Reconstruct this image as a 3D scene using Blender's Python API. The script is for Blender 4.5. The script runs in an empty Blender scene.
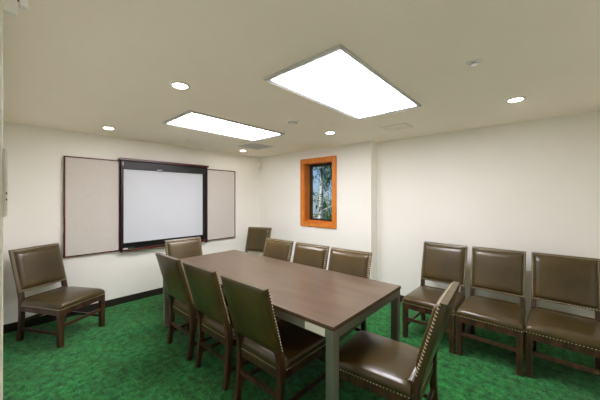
import bpy, bmesh, math, random
from mathutils import Vector, Matrix, noise
C = bpy.context.scene
col = C.collection
PI = math.pi
R = math.radians

# ------------------------------------------------------------------ camera, world, exposure
F_PX, Y0, TH, CAM_H = 273.04, 197.34, 0.7276, 1.5668
cam = bpy.data.cameras.new('camera'); camo = bpy.data.objects.new('camera', cam); col.objects.link(camo)
cam.sensor_fit = 'HORIZONTAL'; cam.sensor_width = 36.0
cam.lens = 36.0 * F_PX / 600.0
cam.shift_y = -(200 - Y0) / 600.0
cam.clip_start = 0.02
camo.location = (0, 0, CAM_H)
camo.rotation_euler = (R(90), 0, TH)
C.camera = camo

world = bpy.data.worlds.new('world'); C.world = world; world.use_nodes = True
wn = world.node_tree; wn.nodes.clear()
wo = wn.nodes.new('ShaderNodeOutputWorld'); bg = wn.nodes.new('ShaderNodeBackground')
sky = wn.nodes.new('ShaderNodeTexSky'); sky.sky_type = 'HOSEK_WILKIE'; sky.turbidity = 3.0
sky.sun_direction = (0.5, -0.3, 0.8)
bg.inputs['Strength'].default_value = 1.6
wn.links.new(sky.outputs[0], bg.inputs[0]); wn.links.new(bg.outputs[0], wo.inputs[0])

sun = bpy.data.lights.new('sun', 'SUN'); sun.energy = 4.0; sun.angle = R(1.0); sun.color = (1.0, 0.96, 0.9)
suno = bpy.data.objects.new('sun', sun); col.objects.link(suno); suno.rotation_euler = (R(42), 0, R(-25)); suno.location = (0, -3, 9)
PANEL_STRENGTH = 14.0
CAN_STRENGTH = 26.0
C.view_settings.view_transform = 'Standard'
C.view_settings.look = 'None'
C.view_settings.gamma = 1.0
C.view_settings.use_curve_mapping = False
C.view_settings.exposure = 0.66
C.cycles.max_bounces = 24
C.cycles.diffuse_bounces = 20
C.cycles.caustics_reflective = False
C.cycles.caustics_refractive = False

# ------------------------------------------------------------------ materials
def lin(c):
    return tuple(((v/255.0)/12.92 if v/255.0 <= 0.04045 else ((v/255.0+0.055)/1.055)**2.4) for v in c) + (1.0,)

def mat(name, c, rough=0.6, metal=0.0, c2=None, scale=6.0, detail=3.0, bump=0.0, bscale=60.0, stretch=(1,1,1),
        coat=0.0, spec=0.5, ramp=(0.35, 0.65), emit=0.0, coords='Object'):
    m = bpy.data.materials.new(name); m.use_nodes = True
    n = m.node_tree; b = n.nodes['Principled BSDF']
    b.inputs['Roughness'].default_value = rough; b.inputs['Metallic'].default_value = metal
    b.inputs['Base Color'].default_value = lin(c)
    b.inputs['Specular IOR Level'].default_value = spec
    b.inputs['Coat Weight'].default_value = coat
    tc = n.nodes.new('ShaderNodeTexCoord'); mp = n.nodes.new('ShaderNodeMapping')
    mp.inputs['Scale'].default_value = stretch
    n.links.new(tc.outputs[coords], mp.inputs[0])
    if c2 is None: c2 = tuple(max(0, v*0.95) for v in c)
    nz = n.nodes.new('ShaderNodeTexNoise'); nz.inputs['Scale'].default_value = scale; nz.inputs['Detail'].default_value = detail
    cr = n.nodes.new('ShaderNodeValToRGB')
    cr.color_ramp.elements[0].position = ramp[0]; cr.color_ramp.elements[1].position = ramp[1]
    cr.color_ramp.elements[0].color = lin(c2); cr.color_ramp.elements[1].color = lin(c)
    n.links.new(mp.outputs[0], nz.inputs['Vector']); n.links.new(nz.outputs['Fac'], cr.inputs[0])
    n.links.new(cr.outputs[0], b.inputs['Base Color'])
    if bump > 0:
        n2 = n.nodes.new('ShaderNodeTexNoise'); n2.inputs['Scale'].default_value = bscale; n2.inputs['Detail'].default_value = 4
        bp = n.nodes.new('ShaderNodeBump'); bp.inputs['Strength'].default_value = bump; bp.inputs['Distance'].default_value = 0.01
        n.links.new(mp.outputs[0], n2.inputs['Vector']); n.links.new(n2.outputs['Fac'], bp.inputs['Height'])
        n.links.new(bp.outputs[0], b.inputs['Normal'])
    if emit > 0:
        b.inputs['Emission Color'].default_value = lin(c); b.inputs['Emission Strength'].default_value = emit
    return m

M = {}
M['wall'] = mat('wall_paint', (246, 243, 236), 0.85, c2=(244, 241, 234), scale=2, bump=0.05, bscale=150, spec=0.2)
M['ceiling'] = mat('ceiling_paint', (253, 243, 228), 0.9, c2=(251, 241, 226), scale=1.5, spec=0.15)
M['dark_base'] = mat('dark_baseboard_vinyl', (34, 27, 22), 0.5)
M['white'] = mat('white_plastic', (244, 241, 234), 0.45, spec=0.4)
M['white_trim'] = mat('white_painted_trim', (240, 236, 226), 0.4)
M['grey_frame'] = mat('brushed_grey_frame', (196, 195, 194), 0.4, metal=0.0)
M['vent'] = mat('vent_grey', (208, 204, 198), 0.55)
M['hatch'] = mat('hatch_paint', (248, 238, 222), 0.8)
M['chrome'] = mat('chrome', (200, 200, 200), 0.2, metal=1.0)
M['mahogany'] = mat('mahogany', (96, 26, 18), 0.3, c2=(58, 16, 11), scale=5, stretch=(1, 1, 12))
M['black'] = mat('satin_black', (17, 17, 18), 0.35)
M['grille'] = mat('black_screen_case', (14, 14, 15), 0.45)
M['fabric_board'] = mat('pinboard_fabric', (210, 203, 196), 0.9, c2=(206, 199, 192), scale=40, bump=0.1, bscale=300, spec=0.1)
M['screen'] = mat('screen_white', (205, 208, 214), 0.55, c2=(202, 205, 212), scale=2, spec=0.3)
M['wood'] = mat('chair_dark_walnut', (82, 53, 34), 0.38, c2=(44, 28, 19), scale=9, detail=5, stretch=(3, 3, 0.5), bump=0.05)
M['nail'] = mat('brass_nailheads', (238, 222, 184), 0.3, metal=0.35, spec=0.6)
M['win_wood'] = mat('orange_pine_window', (226, 138, 50), 0.4, c2=(200, 110, 34), scale=7, detail=5, stretch=(6, 6, 0.7))
M['win_dark'] = mat('bronze_sash', (46, 34, 28), 0.4)
M['table_top'] = mat('table_brown_laminate', (98, 82, 67), 0.3, c2=(80, 64, 50), scale=2.2, detail=7, stretch=(0.8, 5, 1), ramp=(0.3, 0.7), bump=0.02, bscale=40)
M['table_edge'] = mat('table_edge_band', (98, 64, 44), 0.4, scale=10)
M['steel'] = mat('table_grey_steel', (138, 138, 128), 0.3, metal=0.45)
M['green_felt'] = mat('green_felt', (50, 110, 66), 0.9)
M['bark'] = mat('pale_birch_bark', (205, 205, 200), 0.8, c2=(95, 92, 88), scale=7, detail=5, stretch=(1, 1, 3), ramp=(0.38, 0.5))
M['bark_dark'] = mat('grey_bark', (120, 120, 118), 0.85, c2=(70, 66, 60), scale=9)
M['leaf'] = mat('pine_green_leaf', (88, 128, 66), 0.55, c2=(40, 78, 40), scale=3.0)
M['leaf2'] = mat('blue_green_leaf', (84, 122, 98), 0.55, c2=(38, 70, 58), scale=3.0)
M['ground'] = mat('outdoor_earth', (110, 105, 80), 0.95, c2=(70, 85, 50), scale=1.5)
M['diffuser'] = mat('lit_diffuser', (252, 249, 255), 0.5, emit=PANEL_STRENGTH)
M['can_lens'] = mat('lit_downlight_lens', (255, 246, 232), 0.5, emit=CAN_STRENGTH)

# leather: olive brown, mottled, with a fine grain and broad soft creases
m = mat('olive_brown_leather', (82, 65, 31), 0.28, c2=(55, 43, 20), scale=3.5, detail=4, coat=0.12, spec=0.5, ramp=(0.3, 0.75)); M['leather'] = m
n = m.node_tree; b = n.nodes['Principled BSDF']
tc = n.nodes.new('ShaderNodeTexCoord')
v = n.nodes.new('ShaderNodeTexVoronoi'); v.inputs['Scale'].default_value = 260
nz = n.nodes.new('ShaderNodeTexNoise'); nz.inputs['Scale'].default_value = 9; nz.inputs['Detail'].default_value = 3
b1 = n.nodes.new('ShaderNodeBump'); b1.inputs['Strength'].default_value = 0.12; b1.inputs['Distance'].default_value = 0.002
b2 = n.nodes.new('ShaderNodeBump'); b2.inputs['Strength'].default_value = 0.18; b2.inputs['Distance'].default_value = 0.02
n.links.new(tc.outputs['Object'], v.inputs['Vector']); n.links.new(tc.outputs['Object'], nz.inputs['Vector'])
n.links.new(v.outputs['Distance'], b1.inputs['Height']); n.links.new(nz.outputs['Fac'], b2.inputs['Height'])
n.links.new(b2.outputs[0], b1.inputs['Normal']); n.links.new(b1.outputs[0], b.inputs['Normal'])

# carpet: mottled green pile
m = bpy.data.materials.new('green_carpet'); m.use_nodes = True; M['carpet'] = m
n = m.node_tree; b = n.nodes['Principled BSDF']; b.inputs['Roughness'].default_value = 0.95
b.inputs['Specular IOR Level'].default_value = 0.1
b.inputs['Sheen Weight'].default_value = 0.15
tc = n.nodes.new('ShaderNodeTexCoord')
def nz_(scale, det, rough=0.6):
    q = n.nodes.new('ShaderNodeTexNoise'); q.inputs['Scale'].default_value = scale; q.inputs['Detail'].default_value = det
    q.inputs['Roughness'].default_value = rough
    n.links.new(tc.outputs['Object'], q.inputs['Vector']); return q
big, mid, fine = nz_(3.5, 3), nz_(17, 5, 0.75), nz_(80, 6, 0.85)
r1 = n.nodes.new('ShaderNodeValToRGB'); r1.color_ramp.elements[0].position = 0.36; r1.color_ramp.elements[1].position = 0.64
r1.color_ramp.elements[0].color = lin((8, 72, 30)); r1.color_ramp.elements[1].color = lin((48, 154, 74))
n.links.new(mid.outputs['Fac'], r1.inputs[0])
r2 = n.nodes.new('ShaderNodeValToRGB'); r2.color_ramp.elements[0].position = 0.38; r2.color_ramp.elements[1].position = 0.62
r2.color_ramp.elements[0].color = (0.30, 0.26, 0.26, 1); r2.color_ramp.elements[1].color = (1.45, 1.35, 1.4, 1)
n.links.new(fine.outputs['Fac'], r2.inputs[0])
r3 = n.nodes.new('ShaderNodeValToRGB'); r3.color_ramp.elements[0].position = 0.3; r3.color_ramp.elements[1].position = 0.7
r3.color_ramp.elements[0].color = (1.3, 0.74, 0.70, 1); r3.color_ramp.elements[1].color = (1.1, 1.1, 1.1, 1)
n.links.new(big.outputs['Fac'], r3.inputs[0])
def mul(a, bb):
    x = n.nodes.new('ShaderNodeMix'); x.data_type = 'RGBA'; x.blend_type = 'MULTIPLY'; x.inputs[0].default_value = 1.0
    n.links.new(a, x.inputs[6]); n.links.new(bb, x.inputs[7]); return x.outputs[2]
n.links.new(mul(mul(r1.outputs[0], r2.outputs[0]), r3.outputs[0]), b.inputs['Base Color'])
bp = n.nodes.new('ShaderNodeBump'); bp.inputs['Strength'].default_value = 0.5; bp.inputs['Distance'].default_value = 0.01
n.links.new(fine.outputs['Fac'], bp.inputs['Height']); n.links.new(bp.outputs[0], b.inputs['Normal'])

m = bpy.data.materials.new('window_glass'); m.use_nodes = True; M['glass'] = m
b = m.node_tree.nodes['Principled BSDF']; b.inputs['Transmission Weight'].default_value = 1.0
b.inputs['Roughness'].default_value = 0.0; b.inputs['IOR'].default_value = 1.0 + 0.12; b.inputs['Base Color'].default_value = (0.93, 0.97, 1.0, 1)

# ------------------------------------------------------------------ helpers
def add_box(bm, x0, x1, y0, y1, z0, z1, bev=0.0, seg=2):
    t = bmesh.new()
    r = bmesh.ops.create_cube(t, size=1.0)
    for v in t.verts:
        v.co = Vector(((x0+x1)/2 + v.co.x*(x1-x0), (y0+y1)/2 + v.co.y*(y1-y0), (z0+z1)/2 + v.co.z*(z1-z0)))
    if bev > 0:
        bmesh.ops.bevel(t, geom=list(t.edges), offset=bev, segments=seg, affect='EDGES', profile=0.5)
    me = bpy.data.meshes.new('tmp'); t.to_mesh(me); t.free(); bm.from_mesh(me); bpy.data.meshes.remove(me)
    return bm

def box(*a, **k): return add_box(bmesh.new(), *a, **k)

def loft(bm, rings, cap=True, closed=True):
    vs = [[bm.verts.new(p) for p in r] for r in rings]
    k = len(rings[0])
    for a, b_ in zip(vs, vs[1:]):
        for i in range(k if closed else k-1):
            j = (i+1) % k
            bm.faces.new((a[i], a[j], b_[j], b_[i]))
    if cap:
        bm.faces.new(list(reversed(vs[0]))); bm.faces.new(vs[-1])
    return vs

def lathe(bm, prof, cx, cy, seg=24):   # prof: (r, z) list
    rings = [[(cx + r*math.cos(2*PI*i/seg), cy + r*math.sin(2*PI*i/seg), z) for i in range(seg)] for r, z in prof]
    loft(bm, rings)

def obj(name, bm, m, parent=None, smooth=False, loc=None):
    bmesh.ops.recalc_face_normals(bm, faces=bm.faces)
    me = bpy.data.meshes.new(name); bm.to_mesh(me); bm.free()
    if smooth:
        for p in me.polygons: p.use_smooth = True
        if smooth != 'full': me.set_sharp_from_angle(angle=R(40))
    me.materials.append(m)
    o = bpy.data.objects.new(name, me); col.objects.link(o)
    if parent: o.parent = parent
    if loc: o.location = loc
    return o

def struct(name, bm, m, **k):
    o = obj(name, bm, m, **k); o['kind'] = 'structure'; return o

def thing(name, label, cat, loc=(0, 0, 0), rotz=0, group=None):
    o = bpy.data.objects.new(name, None); col.objects.link(o)
    o.location = loc; o.rotation_euler = (0, 0, rotz); o['label'] = label; o['category'] = cat
    o.empty_display_size = 0.1
    if group: o['group'] = group
    return o

def tag(o, label, cat, group=None):
    o['label'] = label; o['category'] = cat
    if group: o['group'] = group
    return o

def dup(root, loc, rotz, label, group=None):
    r = root.copy(); col.objects.link(r); r.location = loc; r.rotation_euler = (0, 0, rotz); r['label'] = label
    if group: r['group'] = group
    for ch in list(root.children):
        c = ch.copy(); col.objects.link(c); c.parent = r
        for g in list(ch.children):
            d = g.copy(); col.objects.link(d); d.parent = c
    return r

# ------------------------------------------------------------------ room
H = 2.44
XA, YB, YB2, XJ, XD = -4.639, 3.883, 4.075, -1.985, 0.80
T = 0.20
struct('floor', box(XA-T, XD+T, -0.45, YB2+T, -0.1, 0.0), M['carpet'])
struct('ceiling', box(XA-T, XD+T, -0.45, YB2+T, H, H+0.12), M['ceiling'])
struct('wall_left', box(XA-T, XA, -0.12, YB+T, 0, H), M['wall'])
struct('wall_right', box(XD, XD+T, -0.12, YB2+T, 0, H), M['wall'])
# back wall with window hole and a small step where it sets back
WX0, WX1, WZ0, WZ1 = -3.350, -2.705, 1.112, 2.196
bm = bmesh.new()
YO = YB+0.20
add_box(bm, XA, WX0, YB, YO, 0, H)
add_box(bm, WX1, XJ, YB, YO, 0, H)
add_box(bm, WX0, WX1, YB, YO, 0, WZ0)
add_box(bm, WX0, WX1, YB, YO, WZ1, H)
add_box(bm, XJ-T, XJ, YO, YB2+T, 0, H)
add_box(bm, XJ, XD, YB2, YB2+T, 0, H)
struct('wall_back', bm, M['wall'])
# front wall with the doorway the picture is taken from
DX0, DX1, DZ = -0.93, 0.34, 2.06
bm = bmesh.new()
add_box(bm, XA, DX0, -0.12, 0.0, 0, H)
add_box(bm, DX1, XD, -0.12, 0.0, 0, H)
add_box(bm, DX0, DX1, -0.12, 0.0, DZ, H)
struct('wall_front', bm, M['wall'])
bm = bmesh.new()
add_box(bm, DX0-0.07, DX0+0.012, 0.0, 0.0146, 0, DZ+0.06, bev=0.002)
add_box(bm, DX1-0.012, DX1+0.07, 0.0, 0.0146, 0, DZ+0.06, bev=0.002)
add_box(bm, DX0+0.012, DX1-0.012, 0.0, 0.0146, DZ-0.012, DZ+0.06, bev=0.002)
struct('trim_1', bm, M['white_trim'])
o = struct('door_1', box(DX0-0.05, DX1+0.05, -0.21, -0.165, 0, DZ+0.05, bev=0.003), M['white_trim'])

def base(name, *a):
    return struct(name, box(*a, bev=0.004), M['dark_base'])
base('baseboard_left', XA, XA+0.013, 0.0, YB, 0, 0.10)
bm = bmesh.new()
add_box(bm, XA+0.013, XJ, YB-0.013, YB, 0, 0.10, bev=0.004)
add_box(bm, XJ, XJ+0.013, YB-0.013, YB2, 0, 0.10, bev=0.004)
add_box(bm, XJ+0.013, XD, YB2-0.013, YB2, 0, 0.10, bev=0.004)
struct('baseboard_back', bm, M['dark_base'])
base('baseboard_right', XD-0.013, XD, 0.0, YB2-0.013, 0, 0.10)
base('baseboard_front', XA+0.013, DX0-0.07, 0.0, 0.013, 0, 0.10)

# window
def frame_rect(bm, x0, x1, z0, z1, w, y0, y1, bev=0.003):
    add_box(bm, x0, x0+w, y0, y1, z0, z1, bev=bev)
    add_box(bm, x1-w, x1, y0, y1, z0, z1, bev=bev)
    add_box(bm, x0+w, x1-w, y0, y1, z0, z0+w, bev=bev)
    add_box(bm, x0+w, x1-w, y0, y1, z1-w, z1, bev=bev)
win = bpy.data.objects.new('window_1', None); col.objects.link(win); win['kind'] = 'structure'
bm = bmesh.new(); frame_rect(bm, -3.433, -2.622, 1.029, 2.279, 0.085, YB-0.022, YB)
obj('window_casing', bm, M['win_wood'], win)
bm = bmesh.new(); frame_rect(bm, WX0, WX1, WZ0, WZ1, 0.012, YB-0.004, YB+0.20, bev=0.0)
obj('window_jamb', bm, M['win_wood'], win)
bm = bmesh.new(); frame_rect(bm, WX0+0.012, WX1-0.012, WZ0+0.012, WZ1-0.012, 0.022, YB+0.145, YB+0.175)
frame_rect(bm, WX0+0.034, WX1-0.034, WZ0+0.034, WZ1-0.034, 0.022, YB+0.155, YB+0.19)
sash = obj('window_sash', bm, M['win_dark'], win)
obj('window_pane', box(WX0+0.054, WX1-0.054, YB+0.170, YB+0.176, WZ0+0.054, WZ1-0.054), M['glass'], win)
obj('window_sill', box(WX0+0.012, WX1-0.012, YB+0.06, YB+0.145, WZ0+0.012, WZ0+0.03, bev=0.003), M['win_wood'], win)
bm = bmesh.new()
add_box(bm, -2.96, -2.80, YB+0.085, YB+0.142, WZ0+0.030, WZ0+0.058, bev=0.006)
add_box(bm, -2.91, -2.82, YB+0.050, YB+0.085, WZ0+0.034, WZ0+0.048, bev=0.005)
obj('window_crank', bm, M['black'], win)

# ------------------------------------------------------------------ outside
struct('ground', box(-22, -1.0, 4.6, 26, -0.6, -0.4), M['ground'])
random.seed(7)
def tree(name, label, x, y, trunk_r, h, crown, leafm, bark, nleaf, lean=0.0, zlow=0.4):
    t = thing(name, label, 'tree', (x, y, -0.4), 0, 'trees outside the window')
    bm = bmesh.new(); rings = []
    for k in range(9):
        u = k/8; r = trunk_r*(1-0.6*u)
        cx = lean*u + 0.04*math.sin(k*1.7); cy = 0.03*math.cos(k*2.1)
        rings.append([(cx + r*math.cos(a*PI/5), cy + r*math.sin(a*PI/5), h*u) for a in range(10)])
    loft(bm, rings)
    for k in range(9):   # branches
        u = random.uniform(0.2, 0.9); a = random.uniform(0, 2*PI); L = random.uniform(0.4, 1.0)*crown
        p = Vector((lean*u, 0, h*u)); d = Vector((math.cos(a), math.sin(a), 0.5)); s = trunk_r*0.25
        q = p + d*L
        side = Vector((-d.y, d.x, 0)).normalized(); up = side.cross(d).normalized()
        loft(bm, [[p+side*s, p+up*s, p-side*s, p-up*s], [q+side*s*.3, q+up*s*.3, q-side*s*.3, q-up*s*.3]])
    obj('trunk', bm, bark, t, smooth=True)
    bm = bmesh.new()
    for k in range(nleaf):
        u = random.random(); z = zlow + (h*1.05-zlow)*u
        rr = crown*math.sqrt(random.random())*(1.1-0.55*u); a = random.uniform(0, 2*PI)
        p = Vector((lean*u + rr*math.cos(a), rr*math.sin(a), z))
        if noise.noise(p*1.3 + Vector((x, y, 0))) < -0.05: continue
        s = random.uniform(0.035, 0.07)
        rot = Matrix.Rotation(random.uniform(0, PI), 3, 'Z') @ Matrix.Rotation(random.uniform(0, PI), 3, 'X')
        pts = [Vector((0, -s*1.5, 0)), Vector((s*.6, 0, s*.12)), Vector((0, s*1.5, 0)), Vector((-s*.6, 0, s*.12))]
        bm.faces.new([bm.verts.new(p + rot@q) for q in pts])
    obj('foliage', bm, leafm, t)
    return t
tree('birch_tree', 'pale trunked birch tree standing closest outside the window', -4.86, 6.35, 0.075, 5.2, 0.75, M['leaf2'], M['bark'], 1800, 0.12, 1.6)
tree('leafy_tree', 'bushy green tree at the right side of the window view', -5.85, 8.9, 0.09, 5.5, 0.9, M['leaf'], M['bark_dark'], 8000, 0.1, 0.1)
tree('evergreen_tree', 'dark evergreen tree far behind the birch outside the window', -8.6, 13.2, 0.14, 7.5, 1.5, M['leaf2'], M['bark_dark'], 9000, 0.0, 0.2)

# ------------------------------------------------------------------ ceiling fixtures
def panel(label, x0, x1, y0, y1):
    t = thing('ceiling_light_panel', label, 'ceiling light', ((x0+x1)/2, (y0+y1)/2, H), 0, 'rectangular ceiling light panels')
    w, l = (x1-x0)/2, (y1-y0)/2
    bx_, by_ = 0.030, 0.045
    bm = bmesh.new()
    prof = [(0.0, 0.0, 0.0), (0.0, 0.0, -0.014), (0.010, 0.014, -0.022), (bx_*0.55, by_*0.5, -0.018), (bx_, by_, -0.012), (bx_, by_, 0.0)]
    rings = [[(-w+a, -l+b_, z), (w-a, -l+b_, z), (w-a, l-b_, z), (-w+a, l-b_, z)] for a, b_, z in prof]
    loft(bm, rings, cap=False)
    obj('frame', bm, M['grey_frame'], t)
    obj('diffuser', box(-w+bx_, w-bx_, -l+by_, l-by_, -0.010, -0.002), M['diffuser'], t)
panel('large lit rectangular ceiling light panel nearest the camera', -1.525, -0.860, 1.312, 2.690)
panel('lit rectangular ceiling light panel farther off, toward the whiteboard wall', -3.303, -2.638, 1.302, 2.655)

def can(x, y, label):
    t = thing('recessed_downlight', label, 'downlight', (x, y, H), 0, 'small round recessed downlights')
    bm = bmesh.new(); lathe(bm, [(0.078, 0.0), (0.078, -0.004), (0.070, -0.008), (0.055, -0.006), (0.052, 0.0)], 0, 0, 28)
    obj('trim_ring', bm, M['white'], t, smooth=True)
    bm = bmesh.new(); lathe(bm, [(0.051, 0.0), (0.051, -0.003), (0.03, -0.005)], 0, 0, 28)
    obj('lens', bm, M['can_lens'], t, smooth=True)
can(-2.117, 0.969, 'round lit downlight left of the near panel, over the table\'s left side')
can(-4.088, 0.964, 'round lit downlight close to the wall above the left pinboard')
can(-4.197, 3.108, 'round lit downlight in the far corner beside the grey vent')
can(-2.150, 3.024, 'round lit downlight between the near light panel and the window wall')
can(-0.185, 3.105, 'round lit downlight above the three chairs, rightmost on the ceiling')

# smoke detector
t = thing('smoke_detector', 'white round smoke detector between the two light panels', 'smoke detector', (-2.141, 2.275, H))
bm = bmesh.new(); lathe(bm, [(0.070, 0.0), (0.070, -0.010), (0.060, -0.014), (0.052, -0.014)], 0, 0, 28); obj('base', bm, M['white'], t, smooth=True)
bm = bmesh.new(); lathe(bm, [(0.052, -0.012), (0.050, -0.034), (0.036, -0.046), (0.01, -0.048)], 0, 0, 28)
cov = obj('cover', bm, M['white'], t, smooth=True)
bm = bmesh.new()
for a in range(3): add_box(bm, -0.0515+0.0, -0.046, -0.02+a*0.0, 0.02, -0.030, -0.024)
for k in range(10):
    a = 2*PI*k/10
    bm2 = box(0.049, 0.0525, -0.011, 0.011, -0.029, -0.022); bmesh.ops.rotate(bm2, cent=(0,0,0), matrix=Matrix.Rotation(a, 3, 'Z'), verts=bm2.verts)
    me = bpy.data.meshes.new('t'); bm2.to_mesh(me); bm2.free(); bm.from_mesh(me); bpy.data.meshes.remove(me)
obj('slot', bm, M['black'], t)

# sprinklers
def sprinkler(x, y, s, label):
    t = thing('fire_sprinkler', label, 'sprinkler', (x, y, H), 0, 'ceiling fire sprinklers')
    bm = bmesh.new(); lathe(bm, [(0.046*s, 0.0), (0.044*s, -0.006*s), (0.018*s, -0.010*s)], 0, 0, 24); obj('escutcheon', bm, M['white'], t, smooth=True)
    bm = bmesh.new(); lathe(bm, [(0.012*s, -0.008*s), (0.010*s, -0.012*s), (0.006*s, -0.014*s), (0.006*s, -0.022*s)], 0, 0, 16)
    add_box(bm, -0.014*s, -0.010*s, -0.003*s, 0.003*s, -0.023*s, -0.008*s); add_box(bm, 0.010*s, 0.014*s, -0.003*s, 0.003*s, -0.023*s, -0.008*s)
    hd = obj('head', bm, M['chrome'], t)
    bm = bmesh.new(); lathe(bm, [(0.018*s, -0.022*s), (0.020*s, -0.024*s), (0.01*s, -0.025*s)], 0, 0, 20); obj('deflector', bm, M['chrome'], t)
sprinkler(-0.331, 2.047, 1.0, 'small metal sprinkler on the ceiling right of the near light panel')
sprinkler(-3.999, 1.959, 0.5, 'tiny sprinkler on the ceiling between far light panel and whiteboard')

# air vent
t = thing('ceiling_vent', 'square grey louvred air vent in the ceiling near the far corner', 'vent', (-3.67, 2.975, H))
bm = bmesh.new()
for a, z0 in ((0.215, -0.006), ):
    frame = [(a, 0.0), (a, z0), (a-0.03, z0-0.004), (a-0.035, 0.0)]
    loft(bm, [[(-q, -q, z), (q, -q, z), (q, q, z), (-q, q, z)] for q, z in frame], cap=False)
obj('frame', bm, M['vent'], t)
bm = bmesh.new()
for k in range(9):
    y = -0.16 + k*0.04
    loft(bm, [[(-0.18, y, -0.002), (-0.18, y+0.028, -0.012), (-0.18, y+0.030, -0.010), (-0.18, y+0.003, 0.0)],
              [(0.18, y, -0.002), (0.18, y+0.028, -0.012), (0.18, y+0.030, -0.010), (0.18, y+0.003, 0.0)]])
obj('louvre', bm, M['vent'], t)
# access panel
t = thing('access_panel', 'flush painted access panel in the ceiling above the window wall step', 'access panel', (-1.36, 3.335, H))
obj('panel', box(-0.15, 0.15, -0.125, 0.125, -0.010, -0.003, bev=0.001), M['hatch'], t)
obj('rim', box(-0.158, 0.158, -0.133, 0.133, -0.003, 0.0), M['vent'], t)
# motion sensor in the corner
t = thing('motion_sensor', 'small white motion sensor high in the far corner of the room', 'motion sensor', (-4.590, 3.834, 2.268), R(45))
bm = bmesh.new()
loft(bm, [[(-0.030*s, 0.035, z), (0.030*s, 0.035, z), (0.034*s, 0.0, z), (0.024*s, -0.030*s, z), (-0.024*s, -0.030*s, z), (-0.034*s, 0.0, z)]
          for s, z in ((0.8, -0.062), (1.15, -0.050), (1.15, 0.042), (0.85, 0.055))])
obj('housing', bm, M['white'], t, smooth=True)
obj('lens', box(-0.016, 0.016, -0.034, -0.028, -0.035, 0.005, bev=0.002), M['vent'], t)

# devices on the door casing at the left edge of the view
t = thing('wall_keypad', 'narrow white device with two dark screws on the door trim', 'wall device', (-0.95, 0.0146, 1.600))
obj('back_box', box(-0.045, 0.037, 0.0, 0.0030, -0.078, 0.078, bev=0.001), M['vent'], t)
cov = obj('cover', box(-0.043, 0.035, 0.003, 0.0075, -0.077, 0.077, bev=0.001), M['white'], t)
bm = bmesh.new()
for z in (-0.038, -0.024): add_box(bm, 0.034, 0.0365, 0.0042, 0.0062, z-0.0025, z+0.0025)
obj('screw', bm, M['black'], cov)
t = thing('door_closer', 'white door closer bracket at the top of the doorway', 'door closer', (-0.93, 0.0146, 2.02))
obj('bracket', box(0.010, 0.03, 0.0, 0.022, -0.034, 0.10, bev=0.002), M['white'], t)
obj('arm', box(0.010, 0.03, 0.0255, 0.039, -0.010, 0.10, bev=0.002), M['white'], t)
obj('pivot', box(0.010, 0.025, 0.022, 0.0255, 0.006, 0.09), M['black'], t)

# ------------------------------------------------------------------ whiteboard cabinet
t = thing('whiteboard_cabinet', 'wall cabinet with white projection screen between two open pinboard doors', 'whiteboard', (XA, 0, 0))
def P(x): return x - XA
def wb(name, m, x0, x1, y0, y1, z0, z1, bev=0.002, parent=t):
    return obj(name, box(P(x0), P(x1), y0, y1, z0, z1, bev=bev), m, parent)
def pin_door(y0, y1, z0, z1):
    bm = bmesh.new(); w = 0.017
    X0, X1 = P(-4.628), P(-4.600)
    add_box(bm, X0, X1, y0, y0+w, z0, z1, bev=0.002); add_box(bm, X0, X1, y1-w, y1, z0, z1, bev=0.002)
    add_box(bm, X0, X1, y0+w, y1-w, z0, z0+w, bev=0.002); add_box(bm, X0, X1, y0+w, y1-w, z1-w, z1, bev=0.002)
    d = obj('door', bm, M['mahogany'], t)
    obj('pinboard', box(X0+0.004, X1-0.006, y0+w, y1-w, z0+w, z1-w), M['fabric_board'], d)
pin_door(0.600, 1.226, 0.786, 2.104)
pin_door(2.600, 3.222, 0.766, 2.090)
obj('side_panel', box(P(-4.638), P(-4.552), 1.229, 1.243, 0.762, 2.106, bev=0.001), M['black'], t)
obj('side_panel', box(P(-4.638), P(-4.552), 2.566, 2.583, 0.752, 2.106, bev=0.001), M['black'], t)
wb('backing', M['black'], -4.638, -4.605, 1.243, 2.566, 0.80, 2.106, 0)
wb('header', M['mahogany'], -4.638, -4.520, 1.206, 2.592, 2.106, 2.138)
sc_ = wb('screen_case', M['grille'], -4.605, -4.556, 1.245, 2.564, 1.985, 2.104, 0.006)
wb('pull_bracket', M['chrome'], -4.556, -4.550, 1.72, 1.80, 1.990, 2.004, 0.001, sc_)
wb('end_cap', M['grey_frame'], -4.556, -4.5525, 1.247, 1.257, 2.03, 2.09, 0.001, sc_)
bm = bmesh.new()
for z in (2.03, 2.05, 2.07): add_box(bm, P(-4.557), P(-4.553), 1.28, 2.54, z, z+0.004)
obj('case_groove', bm, M['black'], sc_)
wb('screen', M['screen'], -4.604, -4.585, 1.264, 2.508, 0.895, 1.985, 0)
for y0, y1 in ((1.2435, 1.264), (2.508, 2.5655)):
    obj('side_channel', box(P(-4.604), P(-4.575), y0, y1, 0.80, 1.985), M['black'], t)
wb('weight_bar', M['black'], -4.596, -4.578, 1.265, 2.507, 0.876, 0.895, 0.003)
bm = bmesh.new()
add_box(bm, P(-4.638), P(-4.545), 1.2435, 2.5655, 0.775, 0.790, bev=0.002)
add_box(bm, P(-4.553), P(-4.545), 1.2435, 2.5655, 0.790, 0.806, bev=0.002)
obj('marker_tray', bm, M['mahogany'], t)
er = obj('whiteboard_eraser', box(-0.018, 0.018, -0.045, 0.045, 0.0, 0.018, bev=0.003), M['green_felt'], None, loc=(-4.573, 1.362, 0.7915))
bm = box(-0.016, 0.016, -0.043, 0.043, 0.018, 0.034, bev=0.003)
obj('grip', bm, M['black'], er)
tag(er, 'green felt whiteboard eraser on the tray below the screen', 'eraser')
er2 = obj('marker_box', box(-0.016, 0.016, -0.030, 0.030, 0.0, 0.030, bev=0.003), M['vent'], None, loc=(-4.573, 1.284, 0.7915))
tag(er2, 'small grey marker box on the tray left of the green eraser', 'box')

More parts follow.
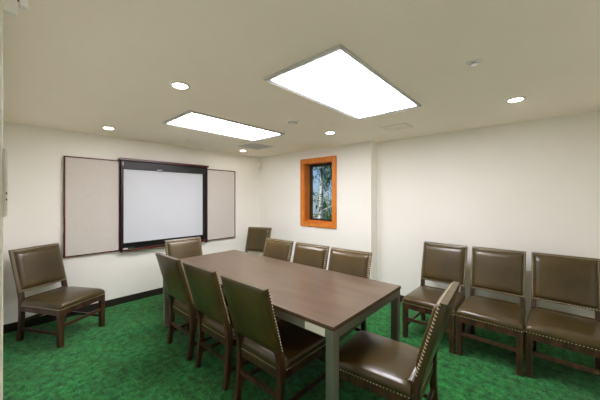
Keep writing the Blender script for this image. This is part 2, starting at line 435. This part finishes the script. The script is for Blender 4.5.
# ------------------------------------------------------------------ table
TX0, TX1, TY0, TY1, TZ = -3.437, -0.935, 1.354, 2.391, 0.787
t = thing('conference_table', 'long brown conference table with grey steel legs on green carpet', 'table', ((TX0+TX1)/2, (TY0+TY1)/2, 0))
w, l = (TX1-TX0)/2, (TY1-TY0)/2
top = obj('tabletop', box(-w+0.0015, w-0.0015, -l+0.0015, l-0.0015, TZ-0.010, TZ, bev=0.0015), M['table_top'], t)
obj('edge_band', box(-w, w, -l, l, TZ-0.026, TZ-0.0095, bev=0.002), M['table_edge'], t)
bm = bmesh.new(); i_ = 0.006; th_ = 0.02; z0, z1 = TZ-0.084, TZ-0.0265; L_ = 0.06
add_box(bm, -w+i_+L_, w-i_-L_, -l+i_, -l+i_+th_, z0, z1, bev=0.001); add_box(bm, -w+i_+L_, w-i_-L_, l-i_-th_, l-i_, z0, z1, bev=0.001)
add_box(bm, -w+i_, -w+i_+th_, -l+i_+L_, l-i_-L_, z0, z1, bev=0.001); add_box(bm, w-i_-th_, w-i_, -l+i_+L_, l-i_-L_, z0, z1, bev=0.001)
ap = obj('apron', bm, M['steel'], t)
for sx in (-1, 1):
    for sy in (-1, 1):
        cx, cy = sx*(w-i_-L_/2), sy*(l-i_-L_/2)
        lg = obj('leg', box(cx-L_/2, cx+L_/2, cy-L_/2, cy+L_/2, 0.008, z1, bev=0.003), M['steel'], t)
        obj('foot_pad', box(cx-L_/2+0.006, cx+L_/2-0.006, cy-L_/2+0.006, cy+L_/2-0.006, 0.0, 0.008), M['black'], lg)
pl = obj('outlet_plate', box(w-i_-L_-0.165, w-i_-L_-0.004, -l+i_-0.004, -l+i_, z0+0.006, z1-0.004, bev=0.001), M['white'], ap)

# ------------------------------------------------------------------ chair
W, D, HT, RO = 0.52, 0.62, 0.985, 0.135
HA = 0.388
def back_y(z):     # front face of the rear post / backrest
    pts = [(0.0, D/2-0.042), (0.12, D/2-0.058), (0.30, D/2-0.070), (0.45, D/2-0.066), (0.54, D/2-0.048), (HT, D/2+RO-0.058)]
    for (a, ya), (b_, yb) in zip(pts, pts[1:]):
        if z <= b_: return ya + (yb-ya)*(z-a)/(b_-a)
    return pts[-1][1]
def post_bm(s):
    bm = bmesh.new(); rings = []
    xo = s*(W/2-0.004); xi = s*(W/2-0.046)
    for z in (0.0, 0.06, 0.12, 0.20, 0.30, 0.38, 0.45, 0.50, 0.545):
        y = back_y(z); dpt = 0.042
        rings.append([(xo, y, z), (xi, y, z), (xi, y+dpt, z), (xo, y+dpt, z)])
    loft(bm, rings)
    return bm
def rounded_rect(x0, x1, y0, y1, r, z, k=5):
    pts = []
    for (cx, cy, a0) in ((x1-r, y1-r, 0), (x0+r, y1-r, 90), (x0+r, y0+r, 180), (x1-r, y0+r, 270)):
        for i in range(k+1):
            a = R(a0 + 90*i/k); pts.append((cx + r*math.cos(a), cy + r*math.sin(a), z))
    return pts
def make_chair(label, group):
    def obj(name, bm, m, parent=None, smooth=False):     # the chair narrows a little toward its back
        for v in bm.verts:
            v.co.x *= 1 - 0.048*max(0.0, min(1.0, (v.co.y + D/2)/(D-0.05)))
        return globals()['obj'](name, bm, m, parent, smooth)
    t = thing('leather_side_chair', label, 'chair', (0, 0, 0), 0, group)
    # seat cushion
    bm = bmesh.new()
    y0, y1 = -D/2-0.004, D/2-0.076
    rings = []
    for ins, z, r in ((0.010, HA, 0.012), (0.0, HA+0.004, 0.014), (-0.003, HA+0.020, 0.02), (-0.003, HA+0.038, 0.03), (0.004, HA+0.055, 0.04),
                      (0.018, HA+0.067, 0.05), (0.040, HA+0.075, 0.06), (0.08, HA+0.081, 0.07), (0.14, HA+0.085, 0.07), (0.20, HA+0.087, 0.03)):
        rings.append(rounded_rect(-W/2+ins, W/2-ins, y0+ins, y1-ins*0.9, r, z))
    loft(bm, rings)
    rr = []
    for ins, z in ((0.004, HA), (0.0, HA+0.008), (-0.003, HA+0.03), (0.0, HA+0.052), (0.008, HA+0.068), (0.022, HA+0.078), (0.032, HA+0.080)):
        rr.append(rounded_rect(-W/2+0.052, W/2-0.052, D/2-0.135+ins, D/2-0.045-ins, 0.006, z, 3))
    loft(bm, rr)
    seat = obj('seat', bm, M['leather'], t, smooth='full')
    # rear roll between posts
    # seat frame (aprons)
    bm = bmesh.new(); a0, a1 = HA-0.058, HA
    add_box(bm, -W/2+0.046, W/2-0.046, -D/2+0.002, -D/2+0.026, a0, a1, bev=0.002)
    add_box(bm, -W/2+0.046, W/2-0.046, D/2-0.066, D/2-0.043, a0, a1-0.0005, bev=0.002)
    for s in (-1, 1):
        xa, xb = sorted((s*(W/2-0.002), s*(W/2-0.026)))
        add_box(bm, xa, xb, -D/2+0.042, D/2-0.072, a0, a1, bev=0.002)
    obj('seat_frame', bm, M['wood'], t)
    # nail row round the seat
    def nail(bm, p, nrm):
        nrm = Vector(nrm).normalized(); a = nrm.orthogonal().normalized(); b_ = nrm.cross(a); p = Vector(p)
        r1 = [p + (a*math.cos(i*PI/3) + b_*math.sin(i*PI/3))*0.0048 for i in range(6)]
        r2 = [p + nrm*0.0034 + (a*math.cos(i*PI/3) + b_*math.sin(i*PI/3))*0.0038 for i in range(6)]
        loft(bm, [r1, r2])
    zz = HA+0.007; step = 0.021
    k = int((W-0.02)/step)
    def row(parent, pts, nrm):
        bm = bmesh.new()
        for p in pts: nail(bm, p, nrm)
        o = obj('nail_trim', bm, M['nail'], parent); o['label'] = 'row of brass nailheads'
    row(seat, [(-W/2+0.01+i*(W-0.02)/k, -D/2-0.0045, zz) for i in range(k+1)], (0, -1, 0))
    L2 = (y1-0.01)-(y0+0.012); k2 = int(L2/step)
    for s in (-1, 1):
        row(seat, [(s*(W/2+0.0008), y0+0.012+i*L2/k2, zz) for i in range(k2+1)], (s, 0, 0))
    row(seat, [(-W/2+0.058+i*(W-0.116)/(k-6), D/2-0.0445, HA+0.007) for i in range(k-5)], (0, 1, 0))
    # legs
    for s in (-1, 1):
        xa, xb = sorted((s*(W/2-0.002), s*(W/2-0.048)))
        bm = bmesh.new()
        loft(bm, [[(xa+e, -D/2+e, z), (xb-e, -D/2+e, z), (xb-e, -D/2+0.045-e, z), (xa+e, -D/2+0.045-e, z)] for e, z in ((0.003, 0), (0.001, 0.004), (0.0, 0.2), (0.0, HA))])
        obj('leg', bm, M['wood'], t)
        obj('leg', post_bm(s), M['wood'], t)
    # stretchers
    yb = back_y(0.14)
    for s in (-1, 1):
        xa, xb = sorted((s*(W/2-0.014), s*(W/2-0.034)))
        obj('stretcher', box(xa, xb, -D/2+0.042, yb+0.002, 0.115, 0.145, bev=0.002), M['wood'], t)
    obj('stretcher', box(-W/2+0.046, W/2-0.046, -D/2+0.011, -D/2+0.031, 0.195, 0.228, bev=0.002), M['wood'], t)
    obj('stretcher', box(-W/2+0.046, W/2-0.046, back_y(0.21)+0.010, back_y(0.21)+0.030, 0.195, 0.228, bev=0.002), M['wood'], t)
    # backrest: flat welted border, swelling centre
    zb, zt = 0.528, HT; th_b = 0.046
    hw = W/2-0.002
    bm = bmesh.new()
    nu, nv = 26, 22
    def fr(u, v):
        x = -hw + 2*hw*u; z = zb + (zt-zb)*v
        eu = min(u, 1-u)*2*hw; ev = min(v, 1-v)*(zt-zb)
        e = min(eu, ev)
        def puff(d):
            q = max(0.0, min(1.0, (d-0.026)/0.045)); return math.sqrt(1-(1-q)**2)
        du, dv = puff(eu), puff(ev)
        y = back_y(z) - 0.004 - 0.024*du*dv - 0.006*math.sin(PI*u)*math.sin(PI*v)
        if e < 0.006: y += 0.004
        y += 0.0035*max(0.0, 1-abs(e-0.027)/0.006)   # stitched groove
        return Vector((x, y, z))
    us = [0, .008, .018, .035, .048, .058, .068, .085, .11, .15, .2, .28, .36, .44, .5]
    us = us + [1-u for u in reversed(us[:-1])]
    vs = us
    grid = [[bm.verts.new(fr(u, v)) for u in us] for v in vs]
    for j in range(len(vs)-1):
        for i in range(len(us)-1):
            bm.faces.new((grid[j][i], grid[j][i+1], grid[j+1][i+1], grid[j+1][i]))
    def rear(x, z, push): return Vector((x, back_y(z)+push, z))
    # border loop of front grid in order
    n_ = len(us)-1
    loop = [grid[0][i] for i in range(n_)] + [grid[j][n_] for j in range(n_)] + [grid[n_][n_-i] for i in range(n_)] + [grid[n_-j][0] for j in range(n_)]
    prev = loop
    for ins, push in ((0.0, 0.008), (-0.001, 0.026), (0.0, 0.038), (0.006, th_b-0.004), (0.02, th_b-0.001), (0.10, th_b+0.004), (0.20, th_b+0.006)):
        ring = []
        for v_ in loop:
            x = max(-hw+ins, min(hw-ins, v_.co.x)) if ins >= 0 else v_.co.x*1.002
            z = max(zb+ins, min(zt-ins, v_.co.z))
            ring.append(bm.verts.new(rear(x, z, push)))
        for i in range(len(loop)):
            j = (i+1) % len(loop)
            bm.faces.new((prev[i], prev[j], ring[j], ring[i]))
        prev = ring
    bm.faces.new(prev)
    bmesh.ops.remove_doubles(bm, verts=bm.verts, dist=0.00005)
    back = obj('backrest', bm, M['leather'], t, smooth=True)
    # nails round the front edge and down the sides of the backrest
    nx = int((2*hw-0.024)/step); nzc = int((zt-zb-0.024)/step)
    for z in (zb+0.011, zt-0.011):
        row(back, [(-hw+0.012 + i*(2*hw-0.024)/nx, back_y(z)-0.0035, z) for i in range(nx+1)], (0, -1, 0.1))
    zs = [zb+0.012 + i*(zt-zb-0.024)/nzc for i in range(nzc+1)]
    for s in (-1, 1):
        row(back, [(s*(hw-0.011), back_y(z)-0.0025, z) for z in zs[1:-1]], (0, -1, 0.1))
        row(back, [(s*(hw+0.0004), back_y(z)+0.0045, z) for z in zs], (s, 0, 0))
    return t

CH = [
 # x, y, rot, label, group
 (-0.921, 3.365, 0.0, 'olive brown leather chair with its back to the right wall, nearest the table corner', 'chairs in a row along the right wall'),
 (-0.386, 3.380, -0.6, 'olive brown leather chair in the middle of the three along the wall', 'chairs in a row along the right wall'),
 (0.147, 3.403, -1.0, 'olive brown leather chair at the right end of the row, cut by picture edge', 'chairs in a row along the right wall'),
 (-4.141, 0.530, 119.5, 'olive brown leather chair standing alone by the left pinboard', None),
 (-0.830, 1.845, -85.5, 'leather chair at the near end of the table, its back seen edge on', 'chairs around the conference table'),
 (-2.780, 1.550, 180.5, 'leather chair seen from behind, farthest on the table\'s left side', 'chairs around the conference table'),
 (-2.164, 1.550, 180.5, 'leather chair seen from behind, middle of three on the table\'s left side', 'chairs around the conference table'),
 (-1.552, 1.550, 180.5, 'leather chair seen from behind, nearest the camera on the table\'s left side', 'chairs around the conference table'),
 (-3.388, 1.765, 88, 'leather chair at the far end of the table in front of the screen', 'chairs around the conference table'),
 (-3.965, 3.065, 20.8, 'leather chair standing apart in the far corner of the room', None),
 (-2.700, 2.213, 1.5, 'leather chair on the window side of the table, farthest from camera', 'chairs around the conference table'),
 (-2.118, 2.216, 2.5, 'leather chair on the window side of the table, below the window', 'chairs around the conference table'),
 (-1.570, 2.220, 2.5, 'leather chair on the window side of the table, nearest the wall step', 'chairs around the conference table'),
]
first = make_chair(CH[0][3], CH[0][4])
first.location = (CH[0][0], CH[0][1], 0); first.rotation_euler = (0, 0, R(CH[0][2]))
for x, y, a, lab, g in CH[1:]:
    o = dup(first, (x, y, 0), R(a), lab, g)
    if g is None and 'group' in o: del o['group']
